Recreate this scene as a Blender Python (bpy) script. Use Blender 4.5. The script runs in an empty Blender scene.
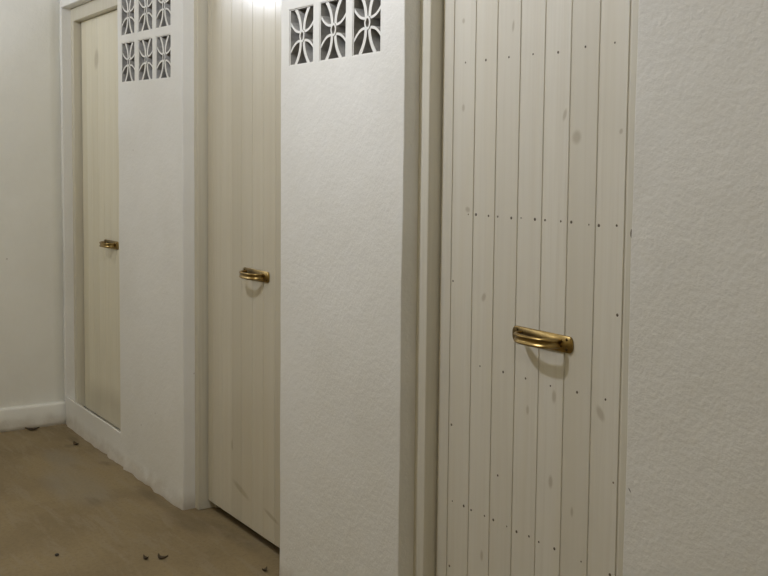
import bpy, bmesh, math, random
from mathutils import Vector, Matrix, noise
random.seed(7)
sc = bpy.context.scene
COL = sc.collection
PI = math.pi

# ------------------------------------------------------------------ helpers
def link(o, parent=None):
    COL.objects.link(o)
    if parent: o.parent = parent
    return o

def obj(name, bm, mat, parent=None, smooth=False, loc=None):
    me = bpy.data.meshes.new(name)
    bmesh.ops.recalc_face_normals(bm, faces=bm.faces[:])
    bm.to_mesh(me); bm.free()
    if mat: me.materials.append(mat)
    if smooth:
        for p in me.polygons: p.use_smooth = True
    o = bpy.data.objects.new(name, me)
    link(o, parent)
    if loc: o.location = loc
    return o

def empty(name, loc=(0, 0, 0), parent=None):
    o = bpy.data.objects.new(name, None)
    o.empty_display_size = .05
    link(o, parent); o.location = loc
    return o

def tag(o, label=None, cat=None, group=None, kind=None):
    if label: o['label'] = label
    if cat: o['category'] = cat
    if group: o['group'] = group
    if kind: o['kind'] = kind
    return o

def struct(name, bm, mat, **k):
    o = obj(name, bm, mat, **k); o['kind'] = 'structure'
    return o

def box(bm, x0, x1, y0, y1, z0, z1):
    v = [bm.verts.new((x, y, z)) for x in (x0, x1) for y in (y0, y1) for z in (z0, z1)]
    for f in ((0,1,3,2),(4,6,7,5),(0,4,5,1),(2,3,7,6),(0,2,6,4),(1,5,7,3)):
        bm.faces.new([v[i] for i in f])

def bevel(o, w=.003, seg=2, angle=40, harden=True):
    m = o.modifiers.new('bevel', 'BEVEL'); m.width = w; m.segments = seg
    m.limit_method = 'ANGLE'; m.angle_limit = math.radians(angle)
    m.harden_normals = harden
    for p in o.data.polygons: p.use_smooth = True
    return o

# ------------------------------------------------------------------ materials
class NT:
    def __init__(s, name):
        s.m = bpy.data.materials.new(name); s.m.use_nodes = True
        s.t = s.m.node_tree; s.b = s.t.nodes['Principled BSDF']
    def n(s, kind, **kw):
        nd = s.t.nodes.new(kind)
        for k, v in kw.items():
            if k.startswith('i_'): nd.inputs[k[2:].replace('_', ' ')].default_value = v
            else: setattr(nd, k, v)
        return nd
    def l(s, a, b): s.t.links.new(a, b)
    def coord(s):
        return s.n('ShaderNodeTexCoord').outputs['Object']
    def mapping(s, src, scale=(1,1,1), loc=(0,0,0)):
        m = s.n('ShaderNodeMapping'); m.inputs['Scale'].default_value = scale; m.inputs['Location'].default_value = loc
        s.l(src, m.inputs['Vector']); return m.outputs[0]
    def noise(s, vec, scale, detail=4, rough=.55, dist=0):
        n = s.n('ShaderNodeTexNoise'); n.inputs['Scale'].default_value = scale; n.inputs['Detail'].default_value = detail
        n.inputs['Roughness'].default_value = rough; n.inputs['Distortion'].default_value = dist
        s.l(vec, n.inputs['Vector']); return n.outputs['Fac']
    def mr(s, v, a, b, c=0., d=1., smooth=True):
        m = s.n('ShaderNodeMapRange'); m.interpolation_type = 'SMOOTHSTEP' if smooth else 'LINEAR'
        s.l(v, m.inputs['Value'])
        for k, x in (('From Min', a), ('From Max', b), ('To Min', c), ('To Max', d)): m.inputs[k].default_value = x
        return m.outputs[0]
    def math(s, op, a, b):
        m = s.n('ShaderNodeMath', operation=op)
        for i, x in enumerate((a, b)):
            if isinstance(x, (int, float)): m.inputs[i].default_value = x
            else: s.l(x, m.inputs[i])
        return m.outputs[0]
    def mix(s, fac, a, b, blend='MIX'):
        m = s.n('ShaderNodeMix', data_type='RGBA', blend_type=blend)
        for sock, x in ((m.inputs['Factor'], fac), (m.inputs['A'], a), (m.inputs['B'], b)):
            if isinstance(x, (int, float)): sock.default_value = x
            elif isinstance(x, tuple): sock.default_value = (*x, 1)
            else: s.l(x, sock)
        # colour sockets are the last A/B pair
        return m.outputs['Result']
    def cmix(s, fac, a, b, blend='MIX'):
        m = s.n('ShaderNodeMixRGB', blend_type=blend)
        for i, x in enumerate((fac, a, b)):
            if isinstance(x, (int, float)): m.inputs[i].default_value = x
            elif isinstance(x, tuple): m.inputs[i].default_value = (*x, 1)
            else: s.l(x, m.inputs[i])
        return m.outputs[0]
    def bump(s, h, strength, dist, prev=None):
        b = s.n('ShaderNodeBump'); b.inputs['Distance'].default_value = dist
        if isinstance(strength, (int, float)): b.inputs['Strength'].default_value = strength
        else: s.l(strength, b.inputs['Strength'])
        s.l(h, b.inputs['Height'])
        if prev is not None: s.l(prev, b.inputs['Normal'])
        return b.outputs[0]
    def spots(s, vec, pts):
        """pts: (centre, (sx, sz) radii, tilt): soft oval marks, max of all"""
        acc = None
        for c, r, t in pts:
            mp = s.n('ShaderNodeMapping', vector_type='TEXTURE')
            mp.inputs['Location'].default_value = c; mp.inputs['Rotation'].default_value = (0, t, 0)
            mp.inputs['Scale'].default_value = (r[0], 1., r[1]) if len(r) == 2 else r
            s.l(vec, mp.inputs['Vector'])
            ln = s.n('ShaderNodeVectorMath', operation='LENGTH'); s.l(mp.outputs[0], ln.inputs[0])
            f = s.mr(ln.outputs['Value'], 1.0, .35)
            acc = f if acc is None else s.math('MAXIMUM', acc, f)
        return acc

def mat_plaster(name, base, bump_lo, bump_hi=None, dirty=.5, marks=None):
    g = NT(name); co = g.coord()
    n1 = g.noise(co, 2.2, 4); n2 = g.noise(co, 40, 3)
    c = g.cmix(g.mr(n1, .35, .7), base, tuple(x*f for x, f in zip(base, (.95, .945, .93))))
    c = g.cmix(g.mr(n2, .58, .75, 0, .10), c, tuple(x*.8 for x in base))
    # splash-back grime along the floor
    sep = g.n('ShaderNodeSeparateXYZ'); g.l(co, sep.inputs[0])
    zz = g.math('ADD', sep.outputs['Z'], g.math('MULTIPLY', g.noise(co, 9, 5), -.10))
    c = g.cmix(g.mr(zz, .03, -.05, 0, dirty), c, (.34, .27, .17))
    # small specks
    v = g.n('ShaderNodeTexVoronoi', feature='F1'); v.inputs['Scale'].default_value = 5.5; g.l(co, v.inputs['Vector'])
    c = g.cmix(g.mr(v.outputs['Distance'], .030, .018, 0, .45), c, (.30, .27, .22))
    if marks: c = g.cmix(g.math('MULTIPLY', g.spots(co, marks), .85), c, (.10, .08, .06))
    g.l(c, g.b.inputs['Base Color'])
    g.b.inputs['Roughness'].default_value = .62
    g.b.inputs['Specular IOR Level'].default_value = .3
    st = bump_lo
    if bump_hi is not None:
        st = g.mr(sep.outputs['X'], -1.56, -1.50, bump_lo, bump_hi)
    b1 = g.bump(g.noise(co, 75, 3, .6), st, .006)
    b2 = g.bump(g.noise(co, 11, 4, .6), .35, .010, b1)
    g.l(b2, g.b.inputs['Normal'])
    return g.m

WHITE = (.82, .82, .80)
M_front = mat_plaster('white_wall_plaster', WHITE, .22, .32, marks=[((-1.512,0,.762),(.0022,.05,.0075),-.7), ((-1.535,0,1.435),(.006,.05,.0018),.2), ((-1.43,0,1.95),(.006,.05,.005),0)])
M_wall = mat_plaster('white_side_plaster', (.86, .86, .82), .22)
M_room = mat_plaster('tan_room_plaster', (.42, .36, .215), .2)
M_block = mat_plaster('white_painted_block', WHITE, .15, None, 0)

def mat_wood(name, base, yellow, knots_and_marks=(), rough=.42, streak=.55):
    g = NT(name); co = g.coord()
    at = g.n('ShaderNodeAttribute', attribute_name='board_tone')
    off = g.n('ShaderNodeVectorMath', operation='SCALE'); g.l(at.outputs['Vector'], off.inputs[0]); off.inputs['Scale'].default_value = 37.
    ad = g.n('ShaderNodeVectorMath', operation='ADD'); g.l(co, ad.inputs[0]); g.l(off.outputs[0], ad.inputs[1])
    gv = g.mapping(ad.outputs[0], (62, 62, 1.6))
    n1 = g.noise(gv, 1.0, 5, .6, .4)
    gv2 = g.mapping(ad.outputs[0], (14, 14, .8))
    n2 = g.noise(gv2, 1.0, 4, .5, .8)
    dark = tuple(x*f for x, f in zip(base, (.86, .84, .80)))
    c = g.cmix(g.mr(n1, .40, .72, 0, streak), base, dark)
    c = g.cmix(g.mr(n2, .42, .68, 0, .65), c, yellow)
    c = g.cmix(g.mr(at.outputs['Fac'], 0, 1, 0, .6, False), c, tuple(x*.86 for x in yellow))
    c = g.cmix(g.mr(g.noise(co, 3.0, 3), .45, .75, 0, .25), c, dark)
    if knots_and_marks:
        k = g.spots(co, knots_and_marks)
        c = g.cmix(g.math('MULTIPLY', k, .42), c, (.30, .245, .16))
    g.l(c, g.b.inputs['Base Color'])
    g.b.inputs['Roughness'].default_value = rough
    g.b.inputs['Specular IOR Level'].default_value = .45
    g.l(g.bump(n1, .18, .002), g.b.inputs['Normal'])
    return g.m

K3 = [((-1.793,0,1.518),(.020,.022),.3), ((-1.835,0,1.572),(.008,.020),.3), ((-2.231,0,1.604),(.008,.014),0), ((-2.03,0,1.802),(.006,.020),.1),
      ((-1.652,0,1.529),(.007,.009),.5), ((-2.236,0,1.837),(.008,.010),0),
      ((-1.694,0,.878),(.014,.026),-.6), ((-1.857,0,.673),(.010,.022),0), ((-1.851,0,.887),(.010,.022),0), ((-1.947,0,.834),(.007,.016),0),
      ((-2.13,0,1.10),(.011,.017),.5), ((-2.205,0,1.33),(.014,.010),.2), ((-2.12,0,.40),(.008,.02),0), ((-1.78,0,.62),(.006,.016),0)]
K3 = [((c[0], .093, c[2]), (r[0], .05, r[1]), t) for c, r, t in K3]
K1 = [((-5.36,.093,1.98),(.045,.05,.07),.2), ((-5.2,.093,.13),(.6,.05,.20),0)]  # oval smudge, then a wide darker patch across the leaf bottom
K2 = [((-3.62,.093,.17),(.10,.05,.018),.25), ((-3.36,.093,.14),(.08,.05,.012),.2), ((-3.70,.093,.33),(.01,.05,.03),0)]
M_door3 = mat_wood('cream_washed_boards', (.775, .755, .690), (.735, .70, .605), K3)
M_door2 = mat_wood('cream_gloss_boards', (.645, .605, .500), (.620, .572, .455), K2, rough=.20, streak=.3)
M_door1 = mat_wood('cream_far_boards', (.800, .765, .635), (.77, .72, .56), K1, rough=.40)
M_frame = mat_wood('cream_frame_paint', (.655, .625, .525), (.62, .58, .465), rough=.42)
M_frame3 = mat_wood('pale_frame_paint', (.745, .725, .650), (.70, .67, .575), rough=.42)

def mat_simple(name, col, rough=.5, metal=0., nscale=None, col2=None, nb=0.):
    g = NT(name)
    g.b.inputs['Roughness'].default_value = rough; g.b.inputs['Metallic'].default_value = metal
    co = g.coord()
    n = g.noise(co, nscale or 20, 4)
    c = g.cmix(g.mr(n, .35, .7), col, col2 or tuple(x*.8 for x in col))
    g.l(c, g.b.inputs['Base Color'])
    if nb: g.l(g.bump(n, nb, .003), g.b.inputs['Normal'])
    return g.m
M_brass = mat_simple('aged_brass', (.385, .27, .105), .31, 1., 60, (.29, .20, .075))
M_screw = mat_simple('dull_brass_screw', (.10, .065, .025), .5, 1.)
M_nail = mat_simple('dark_nail', (.13, .105, .075), .6, .1)
M_leaf = mat_simple('dry_leaf', (.075, .05, .025), .8, 0, 90)
M_stone = mat_simple('dark_pebble', (.05, .04, .03), .8, 0, 90)
M_block_inside = mat_simple('grey_block_inside', (.44, .43, .415), .85, 0, 30, (.28, .275, .26))  # darker grey for the inner side faces of the blocks
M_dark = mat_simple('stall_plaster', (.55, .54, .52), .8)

def mat_floor():
    g = NT('brown_concrete'); co = g.coord()
    n1 = g.noise(co, 1.7, 6, .6, .6); n2 = g.noise(g.mapping(co, (3, 14, 1)), 1.2, 5, .6, .6); n3 = g.noise(co, 60, 4, .65)
    c = g.cmix(g.mr(n1, .36, .66), (.280, .215, .118), (.218, .165, .090))
    c = g.cmix(g.mr(n2, .46, .66, 0, .75), c, (.285, .228, .145))
    c = g.cmix(g.mr(n3, .45, .75, 0, .28), c, (.13, .10, .06))
    dust = g.spots(co, [((-4.55,-.28,0),(.42,.17,1.),0), ((-5.0,-.22,0),(.25,.10,1.),0)])
    c = g.cmix(g.math('MULTIPLY', g.math('MULTIPLY', dust, n1), .9), c, (.25, .225, .18))
    mark = g.spots(co, [((-4.80,-.065,0),(.07,.035,1.),0), ((-4.80,-.20,0),(.11,.03,1.),0), ((-5.30,-.06,0),(.12,.03,1.),0), ((-5.2,-.12,0),(.05,.03,1.),0),
                        ((-4.30,-.28,0),(.14,.035,1.),0), ((-3.85,-.02,0),(.25,.10,1.),0), ((-3.60,.05,0),(.4,.05,1.),0), ((-4.2,-.05,0),(.25,.04,1.),0)])
    c = g.cmix(g.math('MULTIPLY', g.math('MULTIPLY', mark, g.mr(n1, .3, .6)), .45), c, (.12, .088, .052))
    g.l(c, g.b.inputs['Base Color']); g.b.inputs['Roughness'].default_value = .75
    g.b.inputs['Specular IOR Level'].default_value = .25
    g.l(g.bump(n3, .35, .006, g.bump(n1, .4, .02)), g.b.inputs['Normal'])
    return g.m
M_floor = mat_floor()

# ------------------------------------------------------------------ dimensions (metres; front wall face is y = 0)
XL = -5.687                                  # left wall
CEIL = 2.95
WT = .12                                     # front wall thickness
FR, DR = .052, .093                          # frame face, door face
D1 = (-5.664, -4.759); D2 = (-3.977, -3.115); D3 = (-2.382, -1.526)
LINTEL = 2.272
SILL = .155
# openwork blocks: centre x, centre z, half width, half height of the opening
B2 = [(-2.976, 1.862, .0765, .0885), (-2.776, 1.862, .0765, .0885), (-2.580, 1.862, .0740, .0885)]
B1 = [(-4.618, 1.897, .084, .087), (-4.395, 1.897, .084, .087), (-4.184, 1.897, .081, .087)]   # before the tilt below
PITCH = .2145
RIM = .003
B1U = [(x, z + PITCH, a, b) for x, z, a, b in B1]
TILT1 = -.028                                # rows of the far pier run slightly downhill

# ------------------------------------------------------------------ front wall
def holes():
    hs = [(D1[0], D1[1], SILL, LINTEL), (D2[0], D2[1], -1, LINTEL), (D3[0], D3[1], -1, LINTEL)]
    for x, z, a, b in B1 + B2 + B1U:
        hs.append((x - a - RIM, x + a + RIM, z - b - RIM, z + b + RIM))
    return hs

def tiltfun(x, z):
    """vertical shift of the far pier's block rows"""
    if -4.80 < x < -4.0 and 1.7 < z < 2.26:
        w = min(1, max(0, (x + 4.77) / .04)) * min(1, max(0, (-4.02 - x) / .04))
        w *= min(1, max(0, (z - 1.72) / .05)) * min(1, max(0, (2.25 - z) / .04))
        return 0. if w <= 0 else TILT1 * (x + 4.40) * w
    return 0.

def lines(lo, hi, marks, step):
    ms = sorted(set([lo, hi] + [round(m, 5) for m in marks if lo < m < hi]))
    out = [ms[0]]
    for a, b in zip(ms, ms[1:]):
        n = max(1, round((b - a) / step))
        out += [a + (b - a) * i / n for i in range(1, n + 1)]
    return out

def build_front():
    hs = holes()
    xs = lines(XL - .10, .55, [v for h in hs for v in h[:2]], .04)
    zs = lines(-.02, CEIL, [v for h in hs for v in h[2:]] + [.0, .012, .025, .045], .04)
    nx, nz = len(xs) - 1, len(zs) - 1
    def solid(i, k):
        if i < 0 or k < 0 or i >= nx or k >= nz: return False
        cx, cz = (xs[i] + xs[i+1]) / 2, (zs[k] + zs[k+1]) / 2
        return not any(h[0] < cx < h[1] and h[2] < cz < h[3] for h in hs)
    S = [[solid(i, k) for k in range(nz)] for i in range(nx)]
    sol = lambda i, k: 0 <= i < nx and 0 <= k < nz and S[i][k]
    bm = bmesh.new(); V = {}
    def v(i, k, y):
        key = (i, k, y)
        if key not in V:
            x, z = xs[i], zs[k]
            yy = WT if y else 0.
            p = Vector((x, 0, z))
            dx = dz = 0.
            if not y:
                yy += .0022 * noise.noise(p * 3.1) + .0010 * noise.noise(p * 9.)
                if z < .045:                          # plaster lip trowelled onto the floor
                    ed = min(1, min(abs(x - q) for q in (D1[0], D2[0], D2[1], D3[0], D3[1])) / .08)
                    yy -= (.002 + .009 * ed + .016 * ed * noise.noise(p * 13.)) * (1 - max(z, 0) / .045) ** 1.5
            # hand-trowelled edges
            if x < D3[0] + .02 or x > D3[1] - .02:
                dx = .0022 * noise.noise(Vector((round(x, 2) * 7, z * 5., 3.)))
            dz = .0015 * noise.noise(Vector((x * 6, round(z, 2) * 9, 9.)))
            if y and abs(z - SILL) < 1e-4 and D1[0] - .001 < x < D1[1] + .001: dz = -.087   # sill falls away behind its front edge
            V[key] = bm.verts.new((x + dx, yy, z + dz + tiltfun(x, z)))
        return V[key]
    for i in range(nx):
        for k in range(nz):
            if not S[i][k]: continue
            bm.faces.new([v(i,k,0), v(i+1,k,0), v(i+1,k+1,0), v(i,k+1,0)])
            bm.faces.new([v(i,k,1), v(i,k+1,1), v(i+1,k+1,1), v(i+1,k,1)])
            for (a, b, c, d) in ((i-1,k,(i,k),(i,k+1)), (i+1,k,(i+1,k+1),(i+1,k)), (i,k-1,(i+1,k),(i,k)), (i,k+1,(i,k+1),(i+1,k+1))):
                if not sol(a, b):
                    bm.faces.new([v(*c,0), v(*d,0), v(*d,1), v(*c,1)])
    # soft pier corners, crisp block openings
    bm.normal_update()
    lay = bm.edges.layers.float.new('bevel_weight_edge')
    for e in bm.edges:
        if len(e.link_faces) == 2 and e.calc_face_angle(0) > 1.0:
            m = (e.verts[0].co + e.verts[1].co) / 2
            e[lay] = .14 if 1.70 < m.z < 2.26 and any(h[0]-.01 < m.x < h[1]+.01 and h[2]-.03 < m.z < h[3]+.03 for h in hs[3:]) else 1. if m.x < -3.9 else .55
    o = struct('wall_front', bm, M_front)
    bevel(o, .019, 4, 60)
    o.modifiers['bevel'].limit_method = 'WEIGHT'
    return o
build_front()

# ------------------------------------------------------------------ openwork blocks
def block_mesh(a, b):
    bm = bmesh.new()
    y0, y1 = .003, .092
    # surrounding rim
    outer = [(-a-RIM-.001,-b-RIM-.001),(a+RIM+.001,-b-RIM-.001),(a+RIM+.001,b+RIM+.001),(-a-RIM-.001,b+RIM+.001)]
    inner = [(-a,-b),(a,-b),(a,b),(-a,b)]
    def ring(pa, pb):
        n = len(pa)
        A0 = [bm.verts.new((x, y0, z)) for x, z in pa]; A1 = [bm.verts.new((x, y1, z)) for x, z in pa]
        C0 = [bm.verts.new((x, y0, z)) for x, z in pb]; C1 = [bm.verts.new((x, y1, z)) for x, z in pb]
        for i in range(n):
            j = (i + 1) % n
            bm.faces.new([A0[i], A0[j], C0[j], C0[i]]); bm.faces.new([A1[i], C1[i], C1[j], A1[j]])
            bm.faces.new([A0[i], A1[i], A1[j], A0[j]]); bm.faces.new([C0[i], C0[j], C1[j], C1[i]])
    ring(outer, inner)
    # central eyelet
    N = 24
    y0 = .0034
    ring([(.0165*math.cos(2*PI*i/N), .0205*math.sin(2*PI*i/N)) for i in range(N)],
         [(.0095*math.cos(2*PI*i/N), .0130*math.sin(2*PI*i/N)) for i in range(N)])
    # petals: two bowed ribs per quadrant, rim to eyelet
    w = .0052
    k = 0
    for sx in (-1, 1):
        for sz in (-1, 1):
            for P0, Pc, P2, w in (((.58, 1.03), (.12, .62), (.12, .20), .0072), ((1.03, .54), (.60, .13), (.14, .17), .0040)):
                k += 1; y0 = .004 + .0003*k
                P0, Pc, P2 = (Vector((sx*q[0]*a, sz*q[1]*b)) for q in (P0, Pc, P2))
                R = []
                for i in range(15):
                    t = i/14
                    p = P0*(1-t)**2 + Pc*2*t*(1-t) + P2*t*t
                    tg = ((Pc-P0)*(1-t) + (P2-Pc)*t).normalized()
                    nn = Vector((-tg.y, tg.x))*w
                    R.append([bm.verts.new((p.x+nn.x,y0,p.y+nn.y)), bm.verts.new((p.x-nn.x,y0,p.y-nn.y)), bm.verts.new((p.x-nn.x,y1,p.y-nn.y)), bm.verts.new((p.x+nn.x,y1,p.y+nn.y))])
                for q, r in zip(R, R[1:]):
                    for e in range(4):
                        bm.faces.new([q[e], q[(e+1)%4], r[(e+1)%4], r[e]])
                bm.faces.new(R[0]); bm.faces.new(R[-1][::-1])
    bm.normal_update()
    for f in bm.faces:
        f.material_index = 0 if abs(f.normal.y) > .7 else 1
    return bm

proto = {}
def place_block(x, z, a, b, tilt, label, group):
    key = (a, b)
    if key not in proto:
        o = obj('ventilation_block', block_mesh(a, b), M_block); proto[key] = o; o.data.materials.append(M_block_inside)
    else:
        o = proto[key].copy(); COL.objects.link(o)
    o.location = (x, 0, z + tilt*(x + 4.40)); o.rotation_euler = (0, -math.atan(tilt), 0)
    tag(o, label, 'ventilation block', group)
where = ['nearest the far door', 'in the middle', 'nearest the middle door']
for (x, z, a, b), wv in zip(B1, where):
    place_block(x, z, a, b, TILT1, 'white petal-pattern openwork block in the far pier, lower row, %s' % wv, 'openwork ventilation blocks in the piers')
for (x, z, a, b), wv in zip(B1U, where):
    place_block(x, z, a, b, TILT1, 'white petal-pattern openwork block in the far pier, cut-off upper row, %s' % wv, 'openwork ventilation blocks in the piers')
where = ['leftmost of three', 'middle of three', 'rightmost of three']
for (x, z, a, b), wv in zip(B2, where):
    place_block(x, z, a, b, 0., 'white petal-pattern openwork block, %s left of the nearest door' % wv, 'openwork ventilation blocks in the piers')

# ------------------------------------------------------------------ doors
def jamb_bm(x0, x1, y0, y1, z0, z1, board):
    bm = bmesh.new(); n = 24
    lay = bm.verts.layers.float.new('board_tone')
    rows = []
    for i in range(n + 1):
        z = z0 + (z1 - z0) * i / n
        w = .0012 * noise.noise(Vector((x0 * 5, z * 3, 1)))
        rows.append([bm.verts.new((x + w, y, z)) for x, y in ((x0, y0), (x1, y0), (x1, y1), (x0, y1))])
    for a, b in zip(rows, rows[1:]):
        for e in range(4): bm.faces.new([a[e], a[(e+1)%4], b[(e+1)%4], b[e]])
    bm.faces.new(rows[0][::-1]); bm.faces.new(rows[-1])
    for v in bm.verts: v[lay] = board
    return bm

def frame(n, span, fl, fr, zb, mat, label):
    t = empty('trim_%d' % n, ((span[0] + span[1]) / 2, FR, zb))
    tag(t, label, 'door frame', None, 'structure')
    inv = Matrix.Translation(-Vector(t.location))
    def part(name, bm, w=.004):
        o = obj(name, bm, mat, t); o.matrix_parent_inverse = inv
        bevel(o, w, 3, 40)
        return o
    e = .001
    y1 = WT + .03
    j = part('jamb', jamb_bm(span[0] - .010, fl, FR, y1, zb, LINTEL - e, .2))
    part('jamb', jamb_bm(fr, span[1] + .010, FR, y1, zb, LINTEL - e, .5))
    bm = jamb_bm(fl, fr, FR, y1, 2.200, LINTEL - e, .35)
    part('head_jamb', bm)
    # rebate strips the door closes against
    for name, a, b, z0, z1 in (('door_stop', fl, fl + .014, zb, 2.2), ('door_stop', fr - .014, fr, zb, 2.2), ('door_stop', fl + .014, fr - .014, 2.186, 2.2)):
        part(name, jamb_bm(a, b, DR + .032, y1, z0, z1, .3), .002)
    return t

def leaf_bm(x0, x1, grooves, z0, z1, gw=.0042, gd=.007, th=.028):
    """one door leaf of vertical boards, grooves cut between them"""
    bm = bmesh.new(); lay = bm.verts.layers.float.new('board_tone')
    prof = [(x0, DR, 0)]
    edges = [x0] + list(grooves) + [x1]
    rnd = random.Random(round(-x0 * 100))
    tones = [rnd.random() for _ in range(len(edges))]
    P = []
    P.append((x0, DR, tones[0]))
    for i, gx in enumerate(grooves):
        P += [(gx - gw/2, DR, tones[i]), (gx - gw/4, DR + gd, tones[i]), (gx + gw/4, DR + gd, tones[i+1]), (gx + gw/2, DR, tones[i+1])]
    P.append((x1, DR, tones[len(grooves)]))
    P += [(x1, DR + th, tones[len(grooves)]), (x0, DR + th, tones[0])]
    n = 30; rows = []
    for k in range(n + 1):
        z = z0 + (z1 - z0) * k / n
        row = []
        for x, y, t in P:
            w = .0010 * noise.noise(Vector((round(x, 2) * 11, z * 1.7, 5.)))
            v = bm.verts.new((x + (w if x0 < x < x1 else 0), y, z)); v[lay] = t; row.append(v)
        rows.append(row)
    m = len(P)
    for a, b in zip(rows, rows[1:]):
        for e in range(m): bm.faces.new([a[e], a[(e+1)%m], b[(e+1)%m], b[e]])
    bm.faces.new(rows[0][::-1]); bm.faces.new(rows[-1])
    return bm

# --- pull handle parts, built around the plate centre with the door face at y = 0
def plate_bm():
    bm = bmesh.new(); L, H, T = .110, .0205, .0045
    pts = []
    for cx, a0 in ((L - .016, -PI/2), (-(L - .016), PI/2)):
        for i in range(13):
            a = a0 + PI*i/12
            # rounded ends, blunter than a half circle
            ca, sa = math.cos(a), math.sin(a)
            pts.append((cx + .016*math.copysign(abs(ca)**.75, ca), H*math.copysign(abs(sa)**.75, sa)))
    prev = None
    rings = []
    for y, s in ((0, 1.), (-T*.6, 1.), (-T, .965)):
        rings.append([bm.verts.new((x*(1 - (1-s)*.25), y, z*s)) for x, z in pts])
    n = len(pts)
    for a, b in zip(rings, rings[1:]):
        for i in range(n): bm.faces.new([a[i], a[(i+1)%n], b[(i+1)%n], b[i]])
    bm.faces.new(rings[0][::-1]); bm.faces.new(rings[-1])
    return bm

def grip_bm():
    bm = bmesh.new(); A, D = .0695, .0445
    N = 40; path = []
    for i in range(N + 1):
        t = PI * i / N
        c, s = math.cos(t), math.sin(t)
        e = 2/2.7
        path.append(Vector((-A*math.copysign(abs(c)**e, c), -.003 - D*abs(s)**e)))
    # cross section: band in z with two rounded ridges outside, flat inside
    sec = []
    M = 16; hw = .0130
    for i in range(M + 1):
        z = -hw + 2*hw*i/M
        u = abs(z)/hw
        o_ = .0042*math.exp(-((u-.62)/.26)**2) + .0012
        if u > .97: o_ = .0
        sec.append((z, o_))
    for i in range(M + 1):
        z = hw - 2*hw*i/M
        sec.append((z*.96, -.0022))
    rings = []
    for i, p in enumerate(path):
        q0, q1 = path[max(0, i-1)], path[min(N, i+1)]
        tg = (q1 - q0).normalized(); nn = Vector((tg.y, -tg.x))
        if nn.y > 0 and 3 < i < N-3: nn = -nn
        f = i / N
        sw = 1.0 - .12*abs(2*f - 1)**3
        rings.append([bm.verts.new((p.x + nn.x*o_, min(0.0, p.y + nn.y*o_), z*sw)) for z, o_ in sec])
    n = len(sec)
    for a, b in zip(rings, rings[1:]):
        for i in range(n): bm.faces.new([a[i], a[(i+1)%n], b[(i+1)%n], b[i]])
    bm.faces.new(rings[0][::-1]); bm.faces.new(rings[-1])
    return bm

def dome_bm(r, h, n=12, slot=False):
    bm = bmesh.new(); rings = []
    for k in range(4):
        a = PI/2*k/4
        rings.append([bm.verts.new((r*math.cos(a)*math.cos(2*PI*i/n), -h*math.sin(a), r*math.cos(a)*math.sin(2*PI*i/n))) for i in range(n)])
    top = bm.verts.new((0, -h*(.45 if slot else 1), 0))
    for a, b in zip(rings, rings[1:]):
        for i in range(n): bm.faces.new([a[i], a[(i+1)%n], b[(i+1)%n], b[i]])
    for i in range(n): bm.faces.new([rings[-1][i], rings[-1][(i+1)%n], top])
    bm.faces.new(rings[0][::-1])
    return bm

ME = {}
def shared(name, make, mat, parent, loc, smooth=True):
    if name not in ME:
        o = obj(name, make(), mat, parent, smooth)
        ME[name] = o.data
    else:
        o = bpy.data.objects.new(name, ME[name]); link(o, parent)
    o.location = loc
    return o

def handle(door, cx, cz, label):
    """handle mesh is the back plate; grip and screws belong to it"""
    o = shared('door_handle', plate_bm, M_brass, door, (0, 0, 0))
    o.location = Vector((cx, DR, cz)) - Vector(door.location)
    o['label'] = label
    shared('grip', grip_bm, M_brass, o, (0, -.003, 0))
    for sx in (-1, 1):
        for sz in (-1, 1):
            shared('screw', lambda: dome_bm(.0040, .0018, 12, True), M_screw, o, (sx*.0905, -.0044, sz*.0118))
    return o

def door(n, x0, x1, grooves, z0, mat, hx, hz, label, hlabel, **k):
    d = empty('door_%d' % n, (x0, DR, z0))
    tag(d, label, 'door', None, 'structure')
    lf = obj('leaf', leaf_bm(x0, x1, grooves, z0, 2.197, **k), mat, d)
    lf.matrix_parent_inverse = Matrix.Translation(-Vector(d.location))
    handle(d, hx, hz, hlabel)
    return d, lf

# nearest door
g3 = [-2.276, -2.181, -2.091, -2.000, -1.909, -1.818, -1.725, -1.634]
d3, leaf3 = door(3, -2.3255, -1.597, g3, .03, M_door3, -1.897, 1.0225,
     'nearest cream board door with rows of dark nail heads', 'large brass pull handle on the nearest door', gw=.0046)
frame(3, D3, -2.3320, -1.592, 0., M_frame3, 'pale cream wooden frame around the nearest door')
# middle door
g2 = [-3.890, -3.796, -3.703, -3.612, -3.520, -3.427, -3.334, -3.241]
door(2, -3.9335, -3.160, g2, .042, M_door2, -3.486, 1.030,
     'middle cream board door standing clear of the brown floor', 'brass pull handle on the middle door', gw=.0030, gd=.003)
frame(2, D2, -3.9440, -3.157, 0., M_frame, 'cream wooden frame around the middle door')
# far door, above a raised sill
g1 = [-5.53, -5.437, -5.344, -5.251, -5.158, -5.065, -4.972, -4.879]
door(1, -5.6110, -4.803, g1, .094, M_door1, -5.142, 1.028,
     'far cream board door above a raised white sill', 'brass pull handle on the far door', gw=.0028, gd=.003)
frame(1, D1, -5.6240, -4.800, .092, M_frame, 'cream wooden frame around the far door')

# knocked-out chip in the right jamb of the nearest frame
jr = [c for c in bpy.data.objects['trim_3'].children if c.name.startswith('jamb')][1]
ch = shared('chip', lambda: dome_bm(.0075, .0012, 10), M_nail, jr, (-1.573, FR + .0004, 1.305))
ch.scale = (.7, 1, 1.5)
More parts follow.
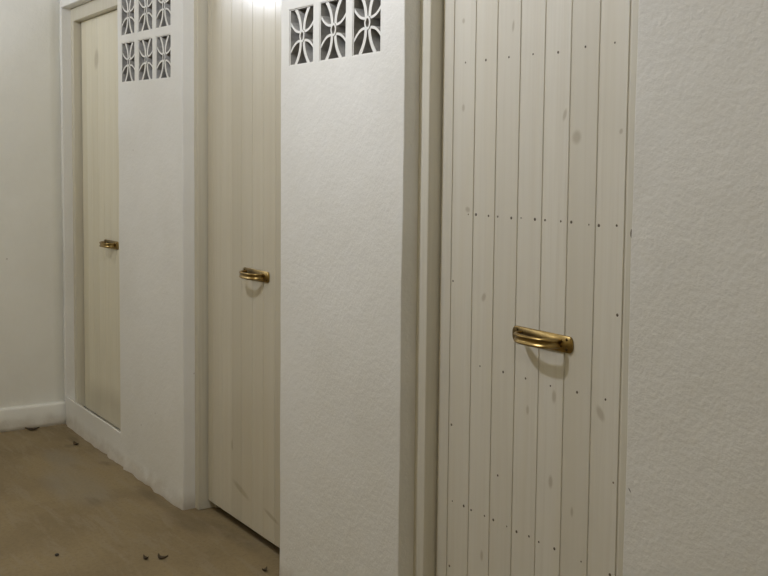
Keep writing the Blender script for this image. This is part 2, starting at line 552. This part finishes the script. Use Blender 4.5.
# nail heads of the nearest door
NAILS = [(-2.225,1.725),(-2.138,1.725),(-2.045,1.725),(-1.953,1.725),(-1.863,1.722),(-1.771,1.727),(-1.678,1.728),
 (-2.202,1.317),(-2.169,1.318),(-2.116,1.317),(-2.078,1.317),(-2.024,1.316),(-1.986,1.318),(-1.934,1.317),(-1.897,1.317),(-1.841,1.317),(-1.805,1.317),(-1.746,1.314),(-1.714,1.314),(-1.658,1.317),(-2.266,1.13),(-1.649,1.114),
 (-2.254,.512),(-2.202,.513),(-2.169,.511),(-2.111,.512),(-2.074,.512),(-2.019,.511),(-1.98,.509),(-1.932,.512),(-1.895,.509),(-1.838,.51),(-1.745,.509),(-1.651,.509),(-2.263,.727),(-2.059,.636),(-1.648,.727),(-2.263,.323),
 (-1.957,.913),(-1.865,.911),(-1.772,.913),(-1.679,.914),(-2.141,.913),(-2.045,.914)]
for i, (x, z) in enumerate(NAILS):
    nl = shared('nail', lambda: dome_bm(.0034, .0008, 10), M_nail, leaf3, (x, DR, z))
    nl.matrix_parent_inverse = Matrix.Identity(4)
    s = (.85, 1.15, .65, 1.2, .95)[i % 5] if 7 <= i < 34 else (.75, 1.05, .9)[i % 3]
    nl.scale = (s, 1, s)

# ------------------------------------------------------------------ room shell
def plate_grid(ax, c, u0, u1, v0, v1, step, amp, thick):
    """gently uneven slab facing the corridor; ax 'x' or 'z' is its normal"""
    bm = bmesh.new()
    nu, nv = max(1, round((u1-u0)/step)), max(1, round((v1-v0)/step))
    rows = []
    for i in range(nu + 1):
        row = []
        for j in range(nv + 1):
            u, v = u0 + (u1-u0)*i/nu, v0 + (v1-v0)*j/nv
            p = (c, u, v) if ax == 'x' else (u, v, c) if ax == 'z' else (u, c, v)
            h = amp * noise.noise(Vector(p)*3.3)
            p = (p[0]+h, p[1], p[2]) if ax == 'x' else (p[0], p[1], p[2]+h) if ax == 'z' else (p[0], p[1]+h, p[2])
            row.append(bm.verts.new(p))
        rows.append(row)
    for a, b in zip(rows, rows[1:]):
        for j in range(nv): bm.faces.new([a[j], b[j], b[j+1], a[j+1]])
    k = 0 if ax == 'x' else 2 if ax == 'z' else 1
    r = bmesh.ops.extrude_face_region(bm, geom=bm.faces[:])
    for v in r['geom']:
        if isinstance(v, bmesh.types.BMVert): v.co[k] = c + thick
    return bm

YB = -2.55; XR = .55; YS = 1.45
struct('floor', plate_grid('z', 0, XL-.2, XR+.1, YB-.1, YS+.1, .06, .002, -.1), M_floor, smooth=True)
struct('wall_left', plate_grid('x', XL, YB-.1, 0.0, -.02, CEIL, .06, .003, -.1), M_wall, smooth=True)
bm = bmesh.new(); box(bm, XL-.1, XR+.1, YB-.1, YB, -.02, CEIL); struct('wall_back', bm, M_room)
bm = bmesh.new(); box(bm, XR, XR+.1, YB, 0., -.02, CEIL); struct('wall_right', bm, M_room)
bm = bmesh.new(); box(bm, XL-.2, XR+.1, YB-.1, YS+.1, CEIL, CEIL+.1); struct('ceiling', bm, M_room)
bm = bmesh.new(); box(bm, XL-.1, XR+.1, YS, YS+.1, -.02, CEIL); struct('wall_rear', bm, M_dark)
for i, x in enumerate((-4.05, -2.47)):
    bm = bmesh.new(); box(bm, x, x+.07, WT+.002, YS, -.02, CEIL)
    struct('wall_partition', bm, M_dark)

# plinth along the left wall, with a hand-trowelled top
def plinth():
    bm = bmesh.new(); n = 60; rows = []
    for i in range(n + 1):
        y = YB + (0.002 - YB) * i / n
        p = Vector((0, y, 0))
        zt = .118 + .004*noise.noise(p*6); xo = .026 + .004*noise.noise(p*4 + Vector((9,0,0)))
        lip = .006 + .006*noise.noise(p*16)
        prof = [(-.005, zt+.006), (xo*.5, zt+.003), (xo-.004, zt), (xo, zt-.008), (xo+.001, .05), (xo+.003, .02), (xo+.004+lip, -.004), (-.005, -.004)]
        rows.append([bm.verts.new((XL+a, y, z)) for a, z in prof])
    m = len(rows[0])
    for a, b in zip(rows, rows[1:]):
        for e in range(m): bm.faces.new([a[e], b[e], b[(e+1)%m], a[(e+1)%m]])
    bm.faces.new(rows[0]); bm.faces.new(rows[-1][::-1])
    return bm
struct('baseboard_left', plinth(), M_wall, smooth=True)

# ------------------------------------------------------------------ litter on the floor
def curl_bm(L, W, bend, seed):
    bm = bmesh.new(); n = 12; rows = []
    for i in range(n + 1):
        t = i/n
        a = bend*(t-.5)
        x, y = L/bend*math.sin(a), L/bend*(1-math.cos(a))
        w = W*math.sin(PI*min(.97, max(.06, t)))
        z = .003 + .008*(2*t-1)**2 + .002*noise.noise(Vector((t*4, seed, 0)))
        rows.append([bm.verts.new((x, y-w/2, z+.004)), bm.verts.new((x, y, z)), bm.verts.new((x, y+w/2, z+.005))])
    for a, b in zip(rows, rows[1:]):
        for e in range(2): bm.faces.new([a[e], a[e+1], b[e+1], b[e]])
    r = bmesh.ops.extrude_face_region(bm, geom=bm.faces[:])
    for v in r['geom']:
        if isinstance(v, bmesh.types.BMVert): v.co.z -= .0025
    return bm
def pebble_bm(r, seed):
    bm = bmesh.new(); bmesh.ops.create_icosphere(bm, subdivisions=2, radius=r)
    for v in bm.verts:
        v.co *= 1 + .3*noise.noise(v.co/r*1.1 + Vector((seed, 0, 0)))
        v.co.z = v.co.z*.6 + r*.5
    return bm
def litter(name, bm, mat, loc, rz, label, cat, group):
    o = obj(name, bm, mat, None, True, (loc[0], loc[1], .001)); o.rotation_euler.z = rz
    tag(o, label, cat, group)
G = 'litter on the brown floor'
litter('leaf_fragment', curl_bm(.055, .016, 2.2, 1), M_leaf, (-3.520, -.275), .5, 'curled dark leaf scrap on bare floor in front of the middle door', 'leaf', G)
litter('leaf_fragment', curl_bm(.030, .014, .8, 2), M_leaf, (-3.545, -.325), .3, 'small flat dark scrap just left of the curled leaf scrap', 'leaf', G)
litter('pebble', pebble_bm(.008, 3), M_stone, (-3.749, -.587), 0, 'round black pebble alone on the open floor at lower left', 'pebble', G)
litter('leaf_fragment', curl_bm(.075, .035, .5, 4), M_leaf, (-5.612, -.195), 1.2, 'flat dark leaf scrap at the foot of the left wall plinth', 'leaf', G)
litter('leaf_fragment', curl_bm(.050, .02, .6, 5), M_leaf, (-5.20, -.085), .2, 'dark scrap on the floor below the far door sill', 'leaf', G)
litter('leaf_fragment', curl_bm(.026, .012, .9, 6), M_leaf, (-3.215, -.004), 1.9, 'tiny dark scrap at the foot of the pier beside the middle door', 'leaf', G)

# ------------------------------------------------------------------ lamps (out of frame: two inferred corridor bulbs, two added fill lights)
def lamp(name, loc, power, col, r):
    l = bpy.data.lights.new(name, 'POINT'); l.energy = power; l.color = col; l.shadow_soft_size = r
    o = bpy.data.objects.new(name, l); o.location = loc; COL.objects.link(o)
W_ = (.955, 1., 1.12)
lamp('ceiling_bulb', (-2.70, -1.05, 2.62), 44, W_, .05)
lamp('corner_bulb', (-5.42, -.95, 2.42), 7.8, W_, .06)
lamp('far_fill', (-5.40, -2.20, 2.60), 13, W_, .06)  # unseen fill added to brighten the far door and left wall
lamp('near_fill', (.20, -1.50, 2.60), 14, W_, .06)  # unseen fill added to lift the reveal faces turned to the right

w = bpy.data.worlds.new('World'); sc.world = w; w.use_nodes = True
w.node_tree.nodes['Background'].inputs[0].default_value = (.02, .02, .025, 1)
w.node_tree.nodes['Background'].inputs[1].default_value = .5

# ------------------------------------------------------------------ camera
f, yaw, pitch, roll, cyp, dist, hgt = 1031.8672, .5813, -.0699, .0102, 236.415, 1.6255, 1.45
cam = bpy.data.cameras.new('camera'); co = bpy.data.objects.new('camera', cam); COL.objects.link(co)
fw = Vector((-math.cos(yaw)*math.cos(pitch), math.sin(yaw)*math.cos(pitch), math.sin(pitch)))
r0 = fw.cross(Vector((0, 0, 1))).normalized(); u0 = r0.cross(fw)
rr = r0*math.cos(roll) + u0*math.sin(roll); uu = -r0*math.sin(roll) + u0*math.cos(roll)
mw = Matrix((rr, uu, -fw)).transposed().to_4x4(); mw.translation = (0, -dist, hgt)
co.matrix_world = mw
cam.sensor_fit = 'HORIZONTAL'; cam.sensor_width = 36; cam.lens = 36*f/768
cam.shift_x = 0; cam.shift_y = (cyp - 288)/768
cam.clip_start = .02
sc.camera = co

sc.view_settings.view_transform = 'Standard'; sc.view_settings.look = 'None'
sc.view_settings.gamma = 1; sc.view_settings.use_curve_mapping = False
sc.view_settings.exposure = 0.11
sc.cycles.max_bounces = 10; sc.cycles.diffuse_bounces = 8
try: sc.cycles.use_denoising = True
except Exception: pass
